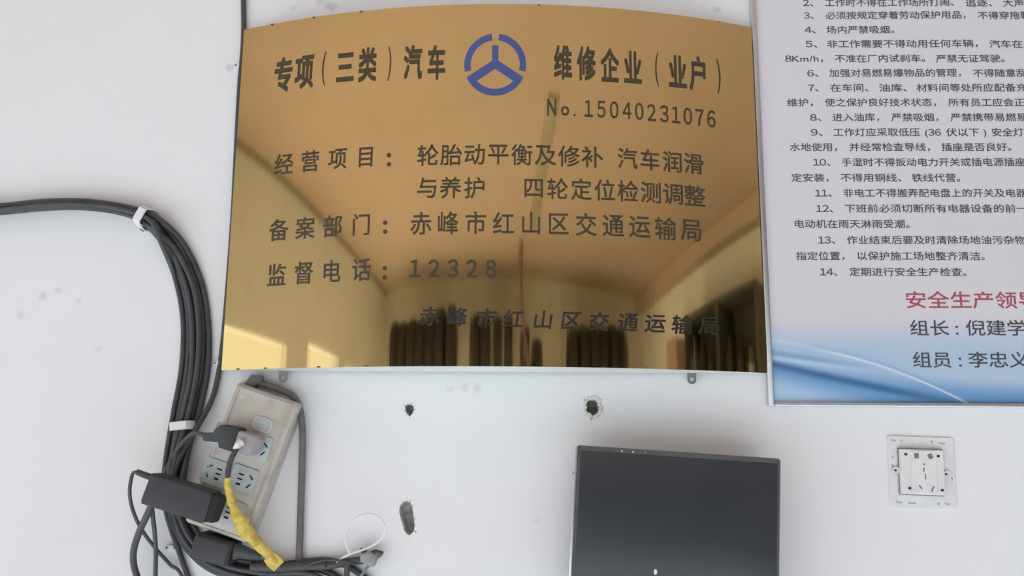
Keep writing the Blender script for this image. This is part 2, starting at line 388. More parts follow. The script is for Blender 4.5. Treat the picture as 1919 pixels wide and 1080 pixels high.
for x0, pcx, pcy in ((0, 531, 700), (1, 1296, 703)):           # hanger tabs
    st = rrect(0.0095, 0.020, 0.0045, 6)
    me = plate2d([st, circ(0.0024, 14, 0, -0.0050), circ(0.0018, 14, 0, 0.0035)], 0.0014, 0.0002)
    M = Matrix.Translation((0, 0, -Z0)) @ frame(pcx, pcy, -0.004, 0)
    me.transform(M); obj('hanger_tab', me, M_steel, plaque)['label'] = 'small steel hanging tab with holes'
def letter(bm, ch, px, py, wpx, hpx, off=0.0, shear=0.0, th=0.00035):
    """One character cut into the plaque: centre at the photo pixel, ink box wpx by hpx photo pixels (None keeps the em scale)."""
    me = text_mesh(ch, off); x0, x1, y0, y1 = bbox(me); s0, z0 = plq_px(px, py); sa, za = plq_px(px+5, py); sb, zb = plq_px(px, py+5)
    ms = (sa-s0)/5; mz = (z0-zb)/5
    kx = wpx*ms; ky = hpx*mz
    cx, cy = (x0+x1)/2, (y0+y1)/2; zs = 0.01*2
    merge(bm, me, lambda c: plq(s0+((c.x-cx)+shear*(c.y-cy))*kx, z0+(c.y-cy)*ky, 0.00002+(c.z+0.01)/zs*th))
def row(text, a, b, em_w, em_h, off=0.004, bm=None, shear=0.0):
    """A row of characters evenly spread along the bent sheet between two photo pixels; em sizes in photo pixels."""
    n = len(text); (sa, za), (sb, zb) = plq_px(*a), plq_px(*b); zc = (za+zb)/2
    for i, ch in enumerate(text):
        t = i/(n-1) if n > 1 else 0
        px, py = to_px(sa+(sb-sa)*t, zc+(zb-za)*(t-0.5))
        if ch != ' ': letter(bm, ch, px, py, em_w, em_h, off, shear)
def to_px(s, z):
    p = plq(s, z)+Vector((0, 0, Z0)); d = p-CAM; q = d.dot(fw); return 959.5+FPX*d.dot(rt)/q, 540-FPX*d.dot(up)/q
heads = (bmesh.new(), bmesh.new())
for ch, px, py in (('专',531,140),('项',570,135),('三',647,126),('类',689,121),('汽',774,117),('车',818,117),('维',1055,117),('修',1099,119),('企',1143,122),('业',1186,126),('业',1270,134),('户',1307,138)):
    letter(heads[px > 928], ch, px, py, 35, 66, 0.027)
for ch, px, py in (('(',607,129),(')',730,119),('(',1231,130),(')',1347,144)): letter(heads[px > 928], ch, px, py, 27, 70, 0.0)
for h_, w_ in zip(heads, ('left', 'right')): obj('heading_lettering', h_, M_ink, plaque, smooth=False)['label'] = 'bold dark heading lettering %s of the emblem' % w_
bm = bmesh.new()
letter(bm, 'N', 1034, 201, 25, 44, 0.020); letter(bm, 'o', 1059, 208, 30, 36, 0.012); letter(bm, '.', 1077, 216, 36, 38, 0.0)
for ch, px, py in zip('15040231076', (1103,1127,1151,1175,1198,1221,1245,1267,1289,1311,1333), (203.5,205,206,207.5,209,211,213.5,215.5,218,220.5,223)):
    letter(bm, ch, px, py, 28, 41, 0.010)
obj('number_lettering', bm, M_ink, plaque, smooth=False)['label'] = 'dark registration number'
for lb, dots, parts in (('first row of thin dark lettering', (729, 300), (('经营项目', (532,307), (685.5,294.5), 36, 42), ('轮胎动平衡及修补', (802,291), (1110,294.5), 42, 42), ('汽车润滑', (1176,297), (1300,307), 39, 41))),
                        ('second row of thin dark lettering', None, (('与养护', (800,352), (889,352), 42, 42), ('四轮定位检测调整', (1000,353), (1302,367), 41, 42))),
                        ('third row of thin dark lettering', (722, 426.5), (('备案部门', (522.5,431), (677,421), 37, 43), ('赤峰市红山区交通运输局', (789,419), (1295,432), 42, 45))),
                        ('fourth row of thin dark lettering', (721, 512), (('监督电话', (518.5,515), (677.5,505.5), 37, 45), ('12328', (778,503.5), (920,504), 36, 43)))):
    for i, p in enumerate(parts):
        bm = bmesh.new(); row(*p, 0.018 if p[0].isdigit() else 0.009, bm=bm)
        if dots and i == 0:
            for dy in (-9, 8): letter(bm, '.', dots[0], dots[1]+dy, 62, 62, 0.006)
        obj('row_lettering', bm, M_ink, plaque, smooth=False)['label'] = ('caption of the ' if dots and i == 0 else 'part of the ')+lb
bm = bmesh.new()
for ch, px, py in zip('赤峰市红山区交通运输局', (805,857,912,962,1018,1071,1123,1177,1228,1279,1328), (593,594,596,597,599.5,601,603,604.5,607,608.5,611)):
    letter(bm, ch, px, py, 40, 37, 0.016, 0.12)
obj('signature_lettering', bm, M_blackink, plaque, smooth=False)['label'] = 'black brush-style signature lettering'
# wheel emblem
s0, z0 = plq_px(928, 121); sa, _ = plq_px(938, 121); k_ = (sa-s0)/10; _, za = plq_px(928, 131); kz = (z0-za)/10
def arc_poly(a0, a1, ro, ri, n=28): return [(ro*math.cos(math.radians(a0+(a1-a0)*i/n)), ro*math.sin(math.radians(a0+(a1-a0)*i/n))) for i in range(n+1)]+[(ri*math.cos(math.radians(a1+(a0-a1)*i/n)), ri*math.sin(math.radians(a1+(a0-a1)*i/n))) for i in range(n+1)]
bm = bmesh.new()
pol = lambda r, a: (r*math.cos(math.radians(a)), r*math.sin(math.radians(a)))
yoke = [pol(58, 207+(333-207)*i/40) for i in range(41)]         # outer bottom arc, left to right
yoke += [pol(58, 336), (6, 7), (6, 36), (-6, 36), (-6, 7), pol(58, 204)]
lens = [pol(45.5, 222+(318-222)*i/30) for i in range(31)]+[(0, -8)]
for outl in ([arc_poly(97, 193, 58, 46)], [arc_poly(83, -13, 58, 46)], [yoke, lens]):
    me = plate2d(outl, 1.0)
    bmesh_t = bmesh.new(); bmesh_t.from_mesh(me); bmesh.ops.triangulate(bmesh_t, faces=bmesh_t.faces); bmesh_t.to_mesh(me); bmesh_t.free()
    merge(bm, me, lambda c: plq(s0+c.x*k_, z0+c.y*kz, 0.00002+c.z*0.0004))
obj('emblem', bm, M_blue, plaque, smooth=False)['label'] = 'blue three-spoke wheel emblem'

# ------------------------------------------------------------------ poster board
DP = -0.003
pl = at(1440, 762, DP); tl = at(1405, 0, DP)
PX0, PZ0 = pl.x, pl.z; PX1, PZ1 = PX0+0.62, PZ0+0.95
board = thing('rules_board', 'white rules board with rows of dark text and blue waves in a silver frame', 'sign', Matrix.Translation((PX0, -DP, PZ0)))
def poster_material():
    m = bpy.data.materials.new('poster_print'); m.use_nodes = True; nt = m.node_tree; N = Nodes(nt); b = nt.nodes['Principled BSDF']
    b.inputs['Roughness'].default_value = 0.45
    tc = nt.nodes.new('ShaderNodeTexCoord'); sp = nt.nodes.new('ShaderNodeSeparateXYZ'); nt.links.new(tc.outputs['Object'], sp.inputs[0])
    k = MPP(DP)/3.846                                           # metres per unit of the drawing below
    X = N.m('DIVIDE', sp.outputs[0], k); Y = N.m('SUBTRACT', 1015, N.m('DIVIDE', sp.outputs[2], k))      # drawing units, Y downwards
    X = N.m('ADD', X, 75)
    def crv(a, bb, c): return N.m('ADD', a, N.m('ADD', N.m('MULTIPLY', X, bb), N.m('MULTIPLY', N.m('MULTIPLY', X, X), c)))
    base = (0.70, 0.69, 0.735, 1)
    col = N.mix(N.ramp(Y, 330, 640), base, (0.46, 0.58, 0.74, 1))
    top = crv(575, -0.12, 0.00022)                              # upper edge of the big wave
    col = N.mix(N.m('MULTIPLY', N.ramp(N.m('SUBTRACT', Y, top), -25, 40), 0.85), col, (0.40, 0.56, 0.75, 1))
    col = N.mix(N.ramp(N.m('SUBTRACT', Y, crv(605, 0.20, -0.00005)), 0, 150), col, (0.14, 0.33, 0.60, 1))
    low = crv(690, 0.24, -0.00002)                              # dark trough and the pale water under it
    col = N.mix(N.m('MULTIPLY', N.ramp(N.m('SUBTRACT', Y, low), 20, 170), N.ramp(X, 1250, 200)), col, (0.40, 0.60, 0.82, 1))
    def streak(c, width, amt, colr, x0, x1):
        nonlocal col
        g = N.m('DIVIDE', N.m('ABSOLUTE', N.m('SUBTRACT', Y, c)), width); f = N.ramp(g, 1.0, 0.0)
        col = N.mix(N.m('MULTIPLY', N.m('MULTIPLY', f, N.ramp(X, x0, x1)), amt), col, colr)
    streak(low, 50, 0.9, (0.035, 0.13, 0.30, 1), 1750, 900)
    streak(crv(625, 0.14, 0.0), 40, 0.55, (0.09, 0.27, 0.45, 1), 1000, 300)
    streak(crv(655, 0.14, 0.0), 30, 0.5, (0.55, 0.72, 0.88, 1), 900, 300)
    streak(crv(545, 0.05, 0.00017), 30, 0.5, (0.66, 0.74, 0.86, 1), 1150, 500)
    streak(crv(552, 0.02, 0.000185), 26, 0.45, (0.22, 0.38, 0.54, 1), 250, 500)
    streak(crv(575, 0.015, 0.000185), 14, 0.75, (0.72, 0.82, 0.93, 1), 350, 600)
    nt.links.new(col, b.inputs['Base Color']); return m
obj('printed_panel', box((0.004, 0.001, 0.003), (0.616, 0.0062, 0.946)), poster_material(), board, smooth=False)
FR = 0.0062
for a, b in (((0, -0.003, 0), (FR, 0.0066, 0.95)), ((0.62-FR, -0.004, 0), (0.62, 0.0066, 0.95)), ((FR, -0.004, 0), (0.62-FR, 0.0066, FR*0.72)), ((FR, -0.004, 0.95-FR), (0.62-FR, 0.0066, 0.95))):
    obj('frame_bar', box(a, b, 0.0012, 2), M_alu, board)['label'] = 'thin silver frame bar'
tx = {'b': bmesh.new(), 'r': bmesh.new(), 'n': bmesh.new()}
def seg(key, text, xa, xb, y, oy, em=17.6, off=0.0045):
    """Ink of a text run between two drawing abscissae of the photo's 3.846x detail view; y is the middle of the characters."""
    A = at(1420+xa/3.846, oy+y/3.846, DP); B = at(1420+xb/3.846, oy+y/3.846, DP)
    me = text_mesh(text, off, 0.01, 2); x0, x1, y0, y1 = bbox(me); kx = (B.x-A.x)/(x1-x0); ky = em*MPP(DP); zc = A.z
    merge(tx[key], me, lambda c: Vector((A.x-PX0+(c.x-x0)*kx, 0.0010-(c.z+0.0101)*0.012, zc-PZ0+(c.y-0.38)*ky)))
for y, parts in ((18, (('2、',328,400),('工作时不得在工作场所打闹、',487,1415),('追逐、',1500,1690),('大声',1770,1920))),
                 (109, (('3、',333,405),('必须按规定穿着劳动保护用品，',490,1500),('不得穿拖鞋',1590,1968))),
                 (213, (('4、',338,420),('场内严禁吸烟。',497,985))),
                 (315, (('5、',346,430),('非工作需要不得动用任何车辆，',502,1588),('汽车在厂',1672,1992))),
                 (420, (('8Km/h，',198,472),('不准在厂内试刹车。',558,1208),('严禁无证驾驶。',1287,1780))),
                 (525, (('6、',357,440),('加强对易燃易爆物品的管理，',517,1466),('不得随意乱',1555,1940))),
                 (631, (('7、',363,440),('在车间、',525,798),('油库、',877,1075),('材料间等处所应配备充',1147,1942))),
                 (737, (('维护，',213,398),('使之保护良好技术状态，',485,1286),('所有员工应会正',1376,1925))),
                 (844, (('8、',378,460),('进入油库，',540,876),('严禁吸烟，',965,1303),('严禁携带易燃易',1392,1938))),
                 (952, (('9、',384,468),('工作灯应采取低压',547,1170),('(36',1207,1322),('伏以下 )',1360,1650),('安全灯',1690,1918)))):
    for t, a, b in parts: seg('b', t, a, b, y, 0)
for y, parts in ((59, (('水地使用，',233,572),('并经常检查导线，',663,1242),('插座是否良好。',1327,1830))),
                 (168, (('10、',400,525),('手湿时不得扳动电力开关或插电源插座',607,1930))),
                 (280, (('定安装，',245,512),('不得用铜线、',600,1035),('铁线代营。',1113,1460))),
                 (390, (('11、',415,535),('非电工不得搬弄配电盘上的开关及电器',620,1940))),
                 (502, (('12、',422,545),('下班前必须切断所有电器设备的前一',630,1945))),
                 (613, (('电动机在雨天淋雨受潮。',268,1095),)),
                 (729, (('13、',437,560),('作业结束后要及时清除场地油污杂物',645,1930))),
                 (844, (('指定位置，',278,626),('以保护施工场地整齐清洁。',720,1638))),
                 (959, (('14、',450,575),('定期进行安全生产检查。',663,1505)))):
    for t, a, b in parts: seg('b', t, a, b, y, 260)
seg('r', '安全生产领导', 1070, 2030, 238, 500, 34, 0.006)
for t, a, b in (('组长', 1100, 1380), ('倪建学', 1502, 1935)): seg('n', t, a, b, 440, 500, 31, 0.006)
for t, a, b in (('组员', 1120, 1395), ('李忠义', 1522, 1955)): seg('n', t, a, b, 670, 500, 31, 0.006)
for t, x, y in ((':', 1437, 436), (':', 1460, 666)): seg('n', t, x-11, x+11, y, 500, 36, 0.0)
o = obj('rules_lettering', tx['b'], M_print, board, smooth=False)
o = obj('title_lettering', tx['r'], M_red, board, smooth=False); o['label'] = 'red title lettering'
o = obj('names_lettering', tx['n'], M_print, board, smooth=False); o['label'] = 'large dark lettering in two rows'

# ------------------------------------------------------------------ cable bundle
outer = [(-700,425),(-90,388),(0,383),(80,375),(160,374),(240,386),(292,407),(342,455),(378,530),(391,610),(389,690),(373,770),(352,850),(343,920),(354,970),(384,1018),(440,1048),(520,1058),(640,1056),(760,1150)]
inner = [(-700,443),(-90,406),(0,402),(80,394),(160,393),(225,402),(272,419),(312,466),(341,530),(353,600),(352,690),(338,770),(322,850),(314,915),(320,965),(342,1018),(392,1066),(470,1092),(560,1110),(690,1200)]
CB = 'black cables strapped together left of the plaque'
sm = lambda v: max(0, min(1, v))**2*(3-2*max(0, min(1, v)))
for tn, ln, tw, lw, lb in ((0, 0, 0.0, 0, 'innermost black cable of the bundle, along the inside of its bend'), (0, 1, 0.17, 1, 'black cable lying on top of the bundle next to its inside edge'),
                           (0, 2, 0.5, 1.1, 'black cable riding on top of the middle of the bundle'), (1, 0, 0.35, 0, 'black cable low in the bundle just inside its middle'),
                           (1, 1, 0.68, 0, 'black cable low in the bundle just outside its middle'), (1, 2, 1.0, 0, 'outermost black cable of the bundle, along the outside of its bend')):
    pts = []
    for i, (a, b) in enumerate(zip(inner, outer)):
        sp = math.hypot(a[0]-b[0], a[1]-b[1]); f = sm((sp-22)/14); t = tn+(tw-tn)*f; ly = ln+(lw-ln)*f
        if sp < 22: t = 0.5+(t-0.5)*0.62
        wob = 0.8*math.sin(i*1.7+tn*9+ln*3)
        pts.append(at(a[0]+(b[0]-a[0])*t+wob, a[1]+(b[1]-a[1])*t+wob*0.6, -YW+0.0035+ly*0.0064))
    tag(recentre(obj('cable', tube(pts, 0.0034 if tn else 0.0032, sub=10), M_cable)), lb, 'cable', CB)
pts = [(-700,434),(-90,397),(0,394),(80,385),(160,384),(232,394),(281,413),(302,455),(328,520),(343,600),(340,690),(324,780),(311,860),(307,915),(313,965),(331,1020),(352,1080),(372,1130),(420,1300)]
tag(recentre(obj('cable', tube([at(x, y, 0.0125 if i < 8 else -0.0062) for i, (x, y) in enumerate(pts)], 0.0029, sub=10), M_cable)), 'black cable peeling off the bundle and dropping straight below the power strip', 'cable', CB)
pts = [(455,-500),(455,-60),(456,0),(456.5,50),(455,95),(450,150),(444,260),(437,400),(427,540),(417,650),(408,708),(396,752),(372,797),(347,840),(330,878),(322,915),(326,950)]
tag(recentre(obj('cable', tube([at(x, y, -0.0066 if i < 11 else (-0.004, 0.001, 0.003, 0.003, 0.003, 0.003)[i-11]) for i, (x, y) in enumerate(pts)], 0.0030, sub=10), M_cable)), 'single black cable running down behind the plaque edge into the bundle', 'cable')

def clip(px, py, ang, span, wd, label, dtop):
    """Plastic saddle strap across the bundle; ang is the direction across it, degrees in the photo plane."""
    c = at(px, py, -YW); a = math.radians(ang); ac = Vector((math.cos(a), 0, math.sin(a))); al = Vector((-math.sin(a), 0, math.cos(a)))
    t = thing('cable_clip', label, 'cable clip', Matrix.Translation(c)); hs = span*MPP()/2; hw = wd*MPP()/2; prof = []
    for k in range(17):
        th = math.pi*k/16; prof.append((hs*math.cos(th)*1.0, dtop*min(1, math.sin(th)*1.25)))
    bm = bmesh.new(); rings = []
    for i, (x, h) in enumerate(prof):
        p = ac*x+OUT*h; n = (ac*(x/hs*0.6)+OUT).normalized()*0.0016
        rings.append([bm.verts.new(p+al*q+n*e) for q, e in ((-hw, 0), (hw, 0), (hw*0.85, 1), (-hw*0.85, 1))])
    for r1, r2 in zip(rings, rings[1:]):
        for k in range(4): bm.faces.new((r1[k], r1[(k+1) % 4], r2[(k+1) % 4], r2[k]))
    bm.faces.new(rings[0]); bm.faces.new(rings[-1]); bmesh.ops.recalc_face_normals(bm, faces=bm.faces)
    obj('strap', bm, M_white, t)
    hd = lathe([(0.0, 0.0065), (0.0018, 0.006), (0.0026, 0.005), (0.0026, 0.0), ], 14); me = bpy.data.meshes.new('h'); hd.to_mesh(me); hd.free()
    me.transform(Matrix.Translation(ac*(hs*-1.0)+al*hw*0.1) @ Vector((0, 0, 1)).rotation_difference(OUT).to_matrix().to_4x4()); obj('nail_head', me, M_steel, t)
clip(280, 413, 64, 42, 16, 'white cable clip on the bend of the black bundle, nearest the top', 0.0265)
clip(348, 799, 6, 46, 16, 'white cable clip on the straight drop of the bundle beside the power strip', 0.0195)

def wire(name, pts, r, m, label, cat='wire', sub=8, rec=True, group=None, **k):
    o = recentre(obj(name, tube([at(x, y, d) for x, y, d in pts], r, sub=sub, **k), m)); return tag(o, label, cat, group)
wire('cable', [(288,938,0.030),(276,965,0.024),(262,995,0.016),(251,1030,0.012),(251,1060,0.010),(262,1095,0.008),(275,1130,0.006),(300,1300,-0.005)], 0.0035, M_cable2, 'thick dark grey cable curving down below the black power adapter', 'cable')
wire('cable', [(283,935,0.028),(286,965,0.020),(290,1000,0.012),(292,1040,0.008),(291,1100,0.005),(290,1300,-0.006)], 0.0023, M_cable2, 'thin dark cable hanging straight down below the black power adapter', 'cable')

# ------------------------------------------------------------------ power strip
DS = 0.022
MS = frame(452, 866, DS, 18.0)
strip = thing('power_strip', 'grubby beige power strip hung tilted on the wall under the plaque corner', 'power strip', MS)
L = lambda px, py, d=DS: inv(MS, px, py, d)
hw_, hl_ = 0.0335, 0.0755; dep = DS+YW
rings = []
for xl, xr, ky, z in ((0.0100, 0.0015, hl_+0.002, -dep), (0.0095, 0.0015, hl_+0.002, -dep+0.006), (0.0025, 0.0025, hl_+0.0015, -0.006), (0.0008, 0.0016, hl_+0.0006, -0.0018), (-0.0012, -0.0008, hl_-0.0012, 0.0)):
    rings.append([(x+(xr-xl)/2, y, z) for x, y in rrect(2*hw_+xl+xr, 2*ky, 0.004, 5)])
obj('body', loft(rings), M_body, strip)
ridge = plate2d([rrect(2*hw_-0.004, 2*hl_-0.004, 0.004), rrect(2*hw_-0.0065, 2*hl_-0.0065, 0.003)], 0.0009, 0.0003)
obj('face_rim', ridge, M_body, strip)
p = L(493, 796); sw = plate2d([rrect(0.0185, 0.0125, 0.0045, 6)], 0.0022, 0.0006); sw.transform(Matrix.Translation((p.x, p.y, 0)))
so_ = obj('switch', sw, M_module, strip); so_['label'] = 'small pale blue rocker switch'
rg = plate2d([rrect(0.0205, 0.0145, 0.0055, 6), rrect(0.0187, 0.0127, 0.0046, 6)], 0.0030, 0.0003); rg.transform(Matrix.Translation((p.x, p.y, 0))); obj('switch_rim', rg, M_white, so_)
p = L(454, 744); rg = plate2d([circ(0.0019), circ(0.0013)], 0.0006); rg.transform(Matrix.Translation((p.x, p.y, 0))); obj('moulded_ring', rg, M_white, strip)
def slot_rect(x, y, a, ln=0.0058, wd=0.0016): return shift([(-ln/2, -wd/2), (ln/2, -wd/2), (ln/2, wd/2), (-ln/2, wd/2)], x, y, math.radians(a))
def module(px, py, mir):
    p = L(px, py); q = -1 if mir else 1
    holes = [slot_rect(-0.0078*q, 0.0046, 35*q), slot_rect(-0.0078*q, -0.0046, -35*q-22*q), slot_rect(0.0035*q, 0.0046, 0), slot_rect(0.0035*q, -0.0004, 0), slot_rect(0.0035*q, -0.0058, 0, 0.0050, 0.0022)]
    me = plate2d([rrect(0.0285, 0.0265, 0.003, 4)]+holes, 0.0013, 0.0002); me.transform(Matrix.Translation((p.x, p.y, 0.0004)))
    o = obj('socket_module', me, M_module, strip); o['label'] = 'pale blue-grey five-hole socket'
    bk_ = plate2d([rrect(0.024, 0.021, 0.001, 2)], 0.0002); bk_.transform(Matrix.Translation((p.x, p.y, 0.00025))); obj('slots', bk_, M_slot, o)
for px, py, mi in ((424,820,False),(483,838,True),(404,886,False),(456,899,True),(381,951,False),(434,962,True)): module(px, py, mi)
tab = loft_px([(468,726,-0.001,20,0.012),(478,712,-0.001,22,0.012),(492,712,-0.001,14,0.010)], 0.25)
me = bpy.data.meshes.new('t'); tab.to_mesh(me); tab.free(); me.transform(MS.inverted()); obj('cord_grip', me, M_cord, strip)['label'] = 'dark grey cord grip'
cp = [(478,716,0.000),(505,724,0.000),(530,733,0.001),(550,744,0.001),(562,768,0.000),(567,810,-0.002),(566,870,-0.004),(564,940,-0.005),(562,1010,-0.005),(560,1062,-0.005)]
me = bpy.data.meshes.new('t'); b_ = tube([at(*q) for q in cp], 0.0037); b_.to_mesh(me); b_.free(); me.transform(MS.inverted()); obj('power_cord', me, M_cord, strip)['label'] = 'grey cord looping over the top and down the right side'

def parts_of(t, items):
    """Add world-space meshes as parts of thing t."""
    iv = t.matrix_world.inverted(); out = []
    for nm, b_, mm in items:
        me = bpy.data.meshes.new(nm); b_.to_mesh(me); b_.free(); me.transform(iv); out.append(obj(nm, me, mm, t))
    return out
AT = lambda x, y, d: at(x, y, max(d-0.018, -0.006))
LPX = lambda secs, rf: loft_px([(x, y, d-0.018, w_, t_) for x, y, d, w_, t_ in secs], rf)
plug = thing('power_plug', 'black angled plug in the top left socket of the power strip', 'plug', frame(430, 820, 0.037))
parts_of(plug, [('plug_body', LPX([(384,819,0.055,12,0.012),(387,819,0.055,15,0.014),(404,820,0.055,17,0.015),(410,817,0.054,22,0.018),(418,815,0.054,34,0.024),(424,818,0.054,43,0.025),(446,824,0.054,45,0.025),(450,825,0.054,42,0.022)], 0.10), M_black),
                ('plug_cord', tube([AT(x, y, d) for x, y, d in ((388,819,0.055),(374,813,0.052),(362,813,0.046),(348,824,0.038),(334,842,0.026),(318,868,0.016),(305,895,0.010),(300,930,0.006))], 0.0024), M_cable2)])
wplug = thing('power_plug', 'pale grey plug with taped yellow lead in the top right socket of the power strip', 'plug', frame(468, 834, 0.037))
pp = parts_of(wplug, [('plug_body', LPX([(446,826,0.054,30,0.018),(449,827,0.055,38,0.024),(474,834,0.055,40,0.024),(480,836,0.055,36,0.022),(488,839,0.052,26,0.014)], 0.16), M_plugw),
                 ('cord_collar', tube([AT(452,829,0.070), AT(446,834,0.073), AT(441,842,0.072)], [0.0040, 0.0036, 0.0029], rough=0.35, freq=300), M_white),
                 ('plug_cord', tube([AT(x, y, d) for x, y, d in ((449,832,0.071),(441,845,0.073),(433,862,0.072),(428,880,0.069),(427,897,0.066),(428,915,0.062))], 0.0028), M_black),
                 ('taped_lead', tube([AT(x, y, d) for x, y, d in ((427,893,0.066),(427,912,0.064),(431,932,0.062),(438,952,0.060),(445,966,0.058),(452,982,0.056),(463,998,0.052),(478,1014,0.046),(494,1030,0.040),(507,1045,0.036),(516,1056,0.034))],
                                     [0.0032,0.0040,0.0042,0.0045,0.0062,0.0080,0.0074,0.0060,0.0050,0.0048,0.0050], rough=0.28, freq=170, sub=10, n=16), M_yellow),
                 ('tape_end', LPX([(506,1043,0.035,24,0.006),(513,1052,0.034,27,0.0045),(523,1062,0.033,24,0.003)], 0.2), M_yellow)])
pp[1]['label'] = 'torn white collar'; pp[3]['label'] = 'lumpy yellow taped lead'; pp[4]['label'] = 'square loose tape end'

adapter = thing('power_adapter', 'black power adapter lying across the cable bundle and the power strip', 'power adapter', frame(342, 930, 0.045))
ap = parts_of(adapter, [('housing', LPX([(283,914,0.060,50,0.026),(286,915,0.060,56,0.031),(395,950,0.060,56,0.031),(399,951,0.060,52,0.028)], 0.10), M_black),
                   ('end_cap', LPX([(397,950.5,0.060,50,0.027),(411,955,0.059,48,0.025)], 0.12), M_slot),
                   ('connector', tube([AT(292,897,0.056), AT(275,892,0.054), AT(257,885,0.052)], [0.0036, 0.0034, 0.0030]), M_black),
                   ('lead', tube([AT(x, y, d) for x, y, d in ((262,887,0.052),(251,886,0.051),(246,897,0.050),(243,920,0.048),(246,946,0.044),(256,975,0.038),(272,1003,0.030),(293,1030,0.022),(318,1058,0.014),(348,1095,0.016),(420,1300,0.012))], 0.0019), M_cable2)])
ad2 = thing('power_adapter', 'dark power adapter half hidden below the power strip, behind the cables', 'power adapter', frame(410, 1030, 0.012))
parts_of(ad2, [('housing', loft_px([(372,1019,0.010,40,0.034),(376,1020,0.010,46,0.040),(436,1037,0.010,42,0.040),(440,1038,0.010,36,0.034)], 0.18), M_black),
               ('strain_relief', tube([at(438,1034,0.016), at(455,1035,0.014), at(472,1040,0.010), at(488,1042,0.006)], [0.0085, 0.007, 0.0055, 0.005]), M_cable2),
               ('lead', tube([at(x, y, d) for x, y, d in ((484,1042,0.006),(482,1052,0.004),(486,1075,0.002),(490,1100,0.0))], 0.0012), M_cable2)])

# ------------------------------------------------------------------ loose wiring and clips low on the wall
wire('white_wire', [(656,1040,0.004),(649,1020,0.006),(648,1000,0.008),(656,982,0.010),(672,969,0.012),(692,964,0.013),(710,970,0.012),(721,985,0.010),(720,1000,0.008),(708,1016,0.006),(685,1029,0.004),(658,1038,0.003),(640,1047,0.002),(628,1058,0.0)], 0.0012, M_white, 'thin white wire making an open loop on the wall above the tangled wires')
wire('wire', [(545,1066,-0.004),(585,1063,-0.003),(620,1060,-0.002),(660,1052,-0.002),(690,1050,-0.003),(705,1046,-0.004)], 0.0042, M_cable2, 'thick dark wire stub lying along the bottom of the tangle')
wire('wire', [(560,1066,0.004),(590,1055,0.006),(612,1050,0.006),(640,1052,0.004),(668,1058,0.002)], 0.0012, M_cable2, 'thin dark wire arching over the left end of the tangle')
wire('wire', [(676,1030,0.000),(684,1036,0.002),(692,1040,0.003),(703,1034,0.003),(718,1037,0.000)], [0.0020, 0.0026, 0.0030, 0.0022, 0.0016], M_cable, 'short forked black wire end under the white loop')
wire('wire', [(715,1040,-0.002),(702,1050,0.002),(690,1062,0.003),(678,1078,0.003),(668,1100,0.002)], 0.0016, mat('teal_grey_wire', (0.22, 0.28, 0.29), 0.5, var=0.2), 'teal grey wire hanging down from the right end of the tangle')
wire('wire', [(652,1054,0.002),(650,1070,0.003),(652,1100,0.002)], 0.0030, M_cable2, 'dark wire dropping out of the middle of the tangle')
wire('wire', [(470,1062,0.006),(520,1064,0.004),(560,1062,0.001),(610,1060,-0.001)], 0.0048, M_cable2, 'thick dark wire passing under the yellow tape end')
jt = recentre(obj('wire_joint', loft_px([(676,1046,0.004,14,0.006),(690,1046,0.004,24,0.010),(703,1052,0.004,22,0.009),(706,1053,0.003,14,0.005)], 0.35), mat('grey_green_tape', (0.30, 0.33, 0.33), 0.6, var=0.3, scale=150))); tag(jt, 'grey taped wire joint at the right end of the tangle', 'wire joint')
for px, py, lb in ((449,126,'white clip nail beside the upper left edge of the plaque'), (411,681,'white clip nail beside the lower left corner of the plaque'), (321,1026,'pale clip nail on the wall beside the lower cables')):
    t = thing('cable_nail', lb, 'cable clip', frame(px, py, -YW))
    obj('clip_block', loft([[(x, y, 0) for x, y in rrect(0.0085, 0.0060, 0.0015)], [(x, y, 0.0046) for x, y in rrect(0.0080, 0.0055, 0.0015)], [(x, y, 0.0054) for x, y in rrect(0.0066, 0.0042, 0.0012)]]), M_white, t)
    b_ = lathe([(0.0013, 0.005), (0.0013, 0.0062), (0.0, 0.0064)], 12); me = bpy.data.meshes.new('n'); b_.to_mesh(me); b_.free(); me.transform(Matrix.Translation((-0.0028, 0, 0))); obj('nail_head', me, M_steel, t)

# ------------------------------------------------------------------ black screen
DM = 0.048
MM = frame(1083, 835, DM, 3.4)
TR_ = inv(MM, 1464, 857, DM); MW = TR_.x; MH = 0.172
screen = thing('flat_screen', 'small black flat screen hung slightly crooked on the wall below the plaque', 'screen', MM)
bm = bmesh.new(); dpt = DM+YW
rings = [[(x+MW/2, y-MH/2, z) for x, y in rrect(MW-i, MH-i, 0.003, 3)] for i, z in ((0.0, -0.030), (-0.001, -0.014), (-0.0005, -0.003), (0.002, 0.0))]
obj('housing', loft(rings), mat('screen_housing', (0.085, 0.086, 0.088), 0.45, var=0.2, scale=50), screen)
obj('display_panel', box((0.0035, -MH+0.010, 0.0), (MW-0.0035, -0.0055, 0.0008), 0.0003), mat('display_glass', (0.032, 0.038, 0.047), 0.25, spec=0.6, var=0.1, scale=5), screen)
obj('side_strip', box((-0.0022, -MH+0.001, -0.026), (0.0004, -0.0005, -0.0012), 0.0006), M_alu, screen)['label'] = 'silver strip along the left side'
obj('wall_bracket', box((MW*0.25, -MH*0.8, -dpt), (MW*0.75, -MH*0.2, -0.029), 0.002), M_rack, screen)
p = inv(MM, 1228, 1072, DM); b_ = lathe([(0.0019, 0.0), (0.0019, 0.0010), (0.0, 0.0013)], 16); me = bpy.data.meshes.new('l'); b_.to_mesh(me); b_.free()
me.transform(Matrix.Translation((p.x, p.y, 0.0004)) @ Matrix.Diagonal((0.9, 1.5, 1, 1))); obj('indicator_dot', me, M_white, screen)['label'] = 'small pale dot low on the screen'
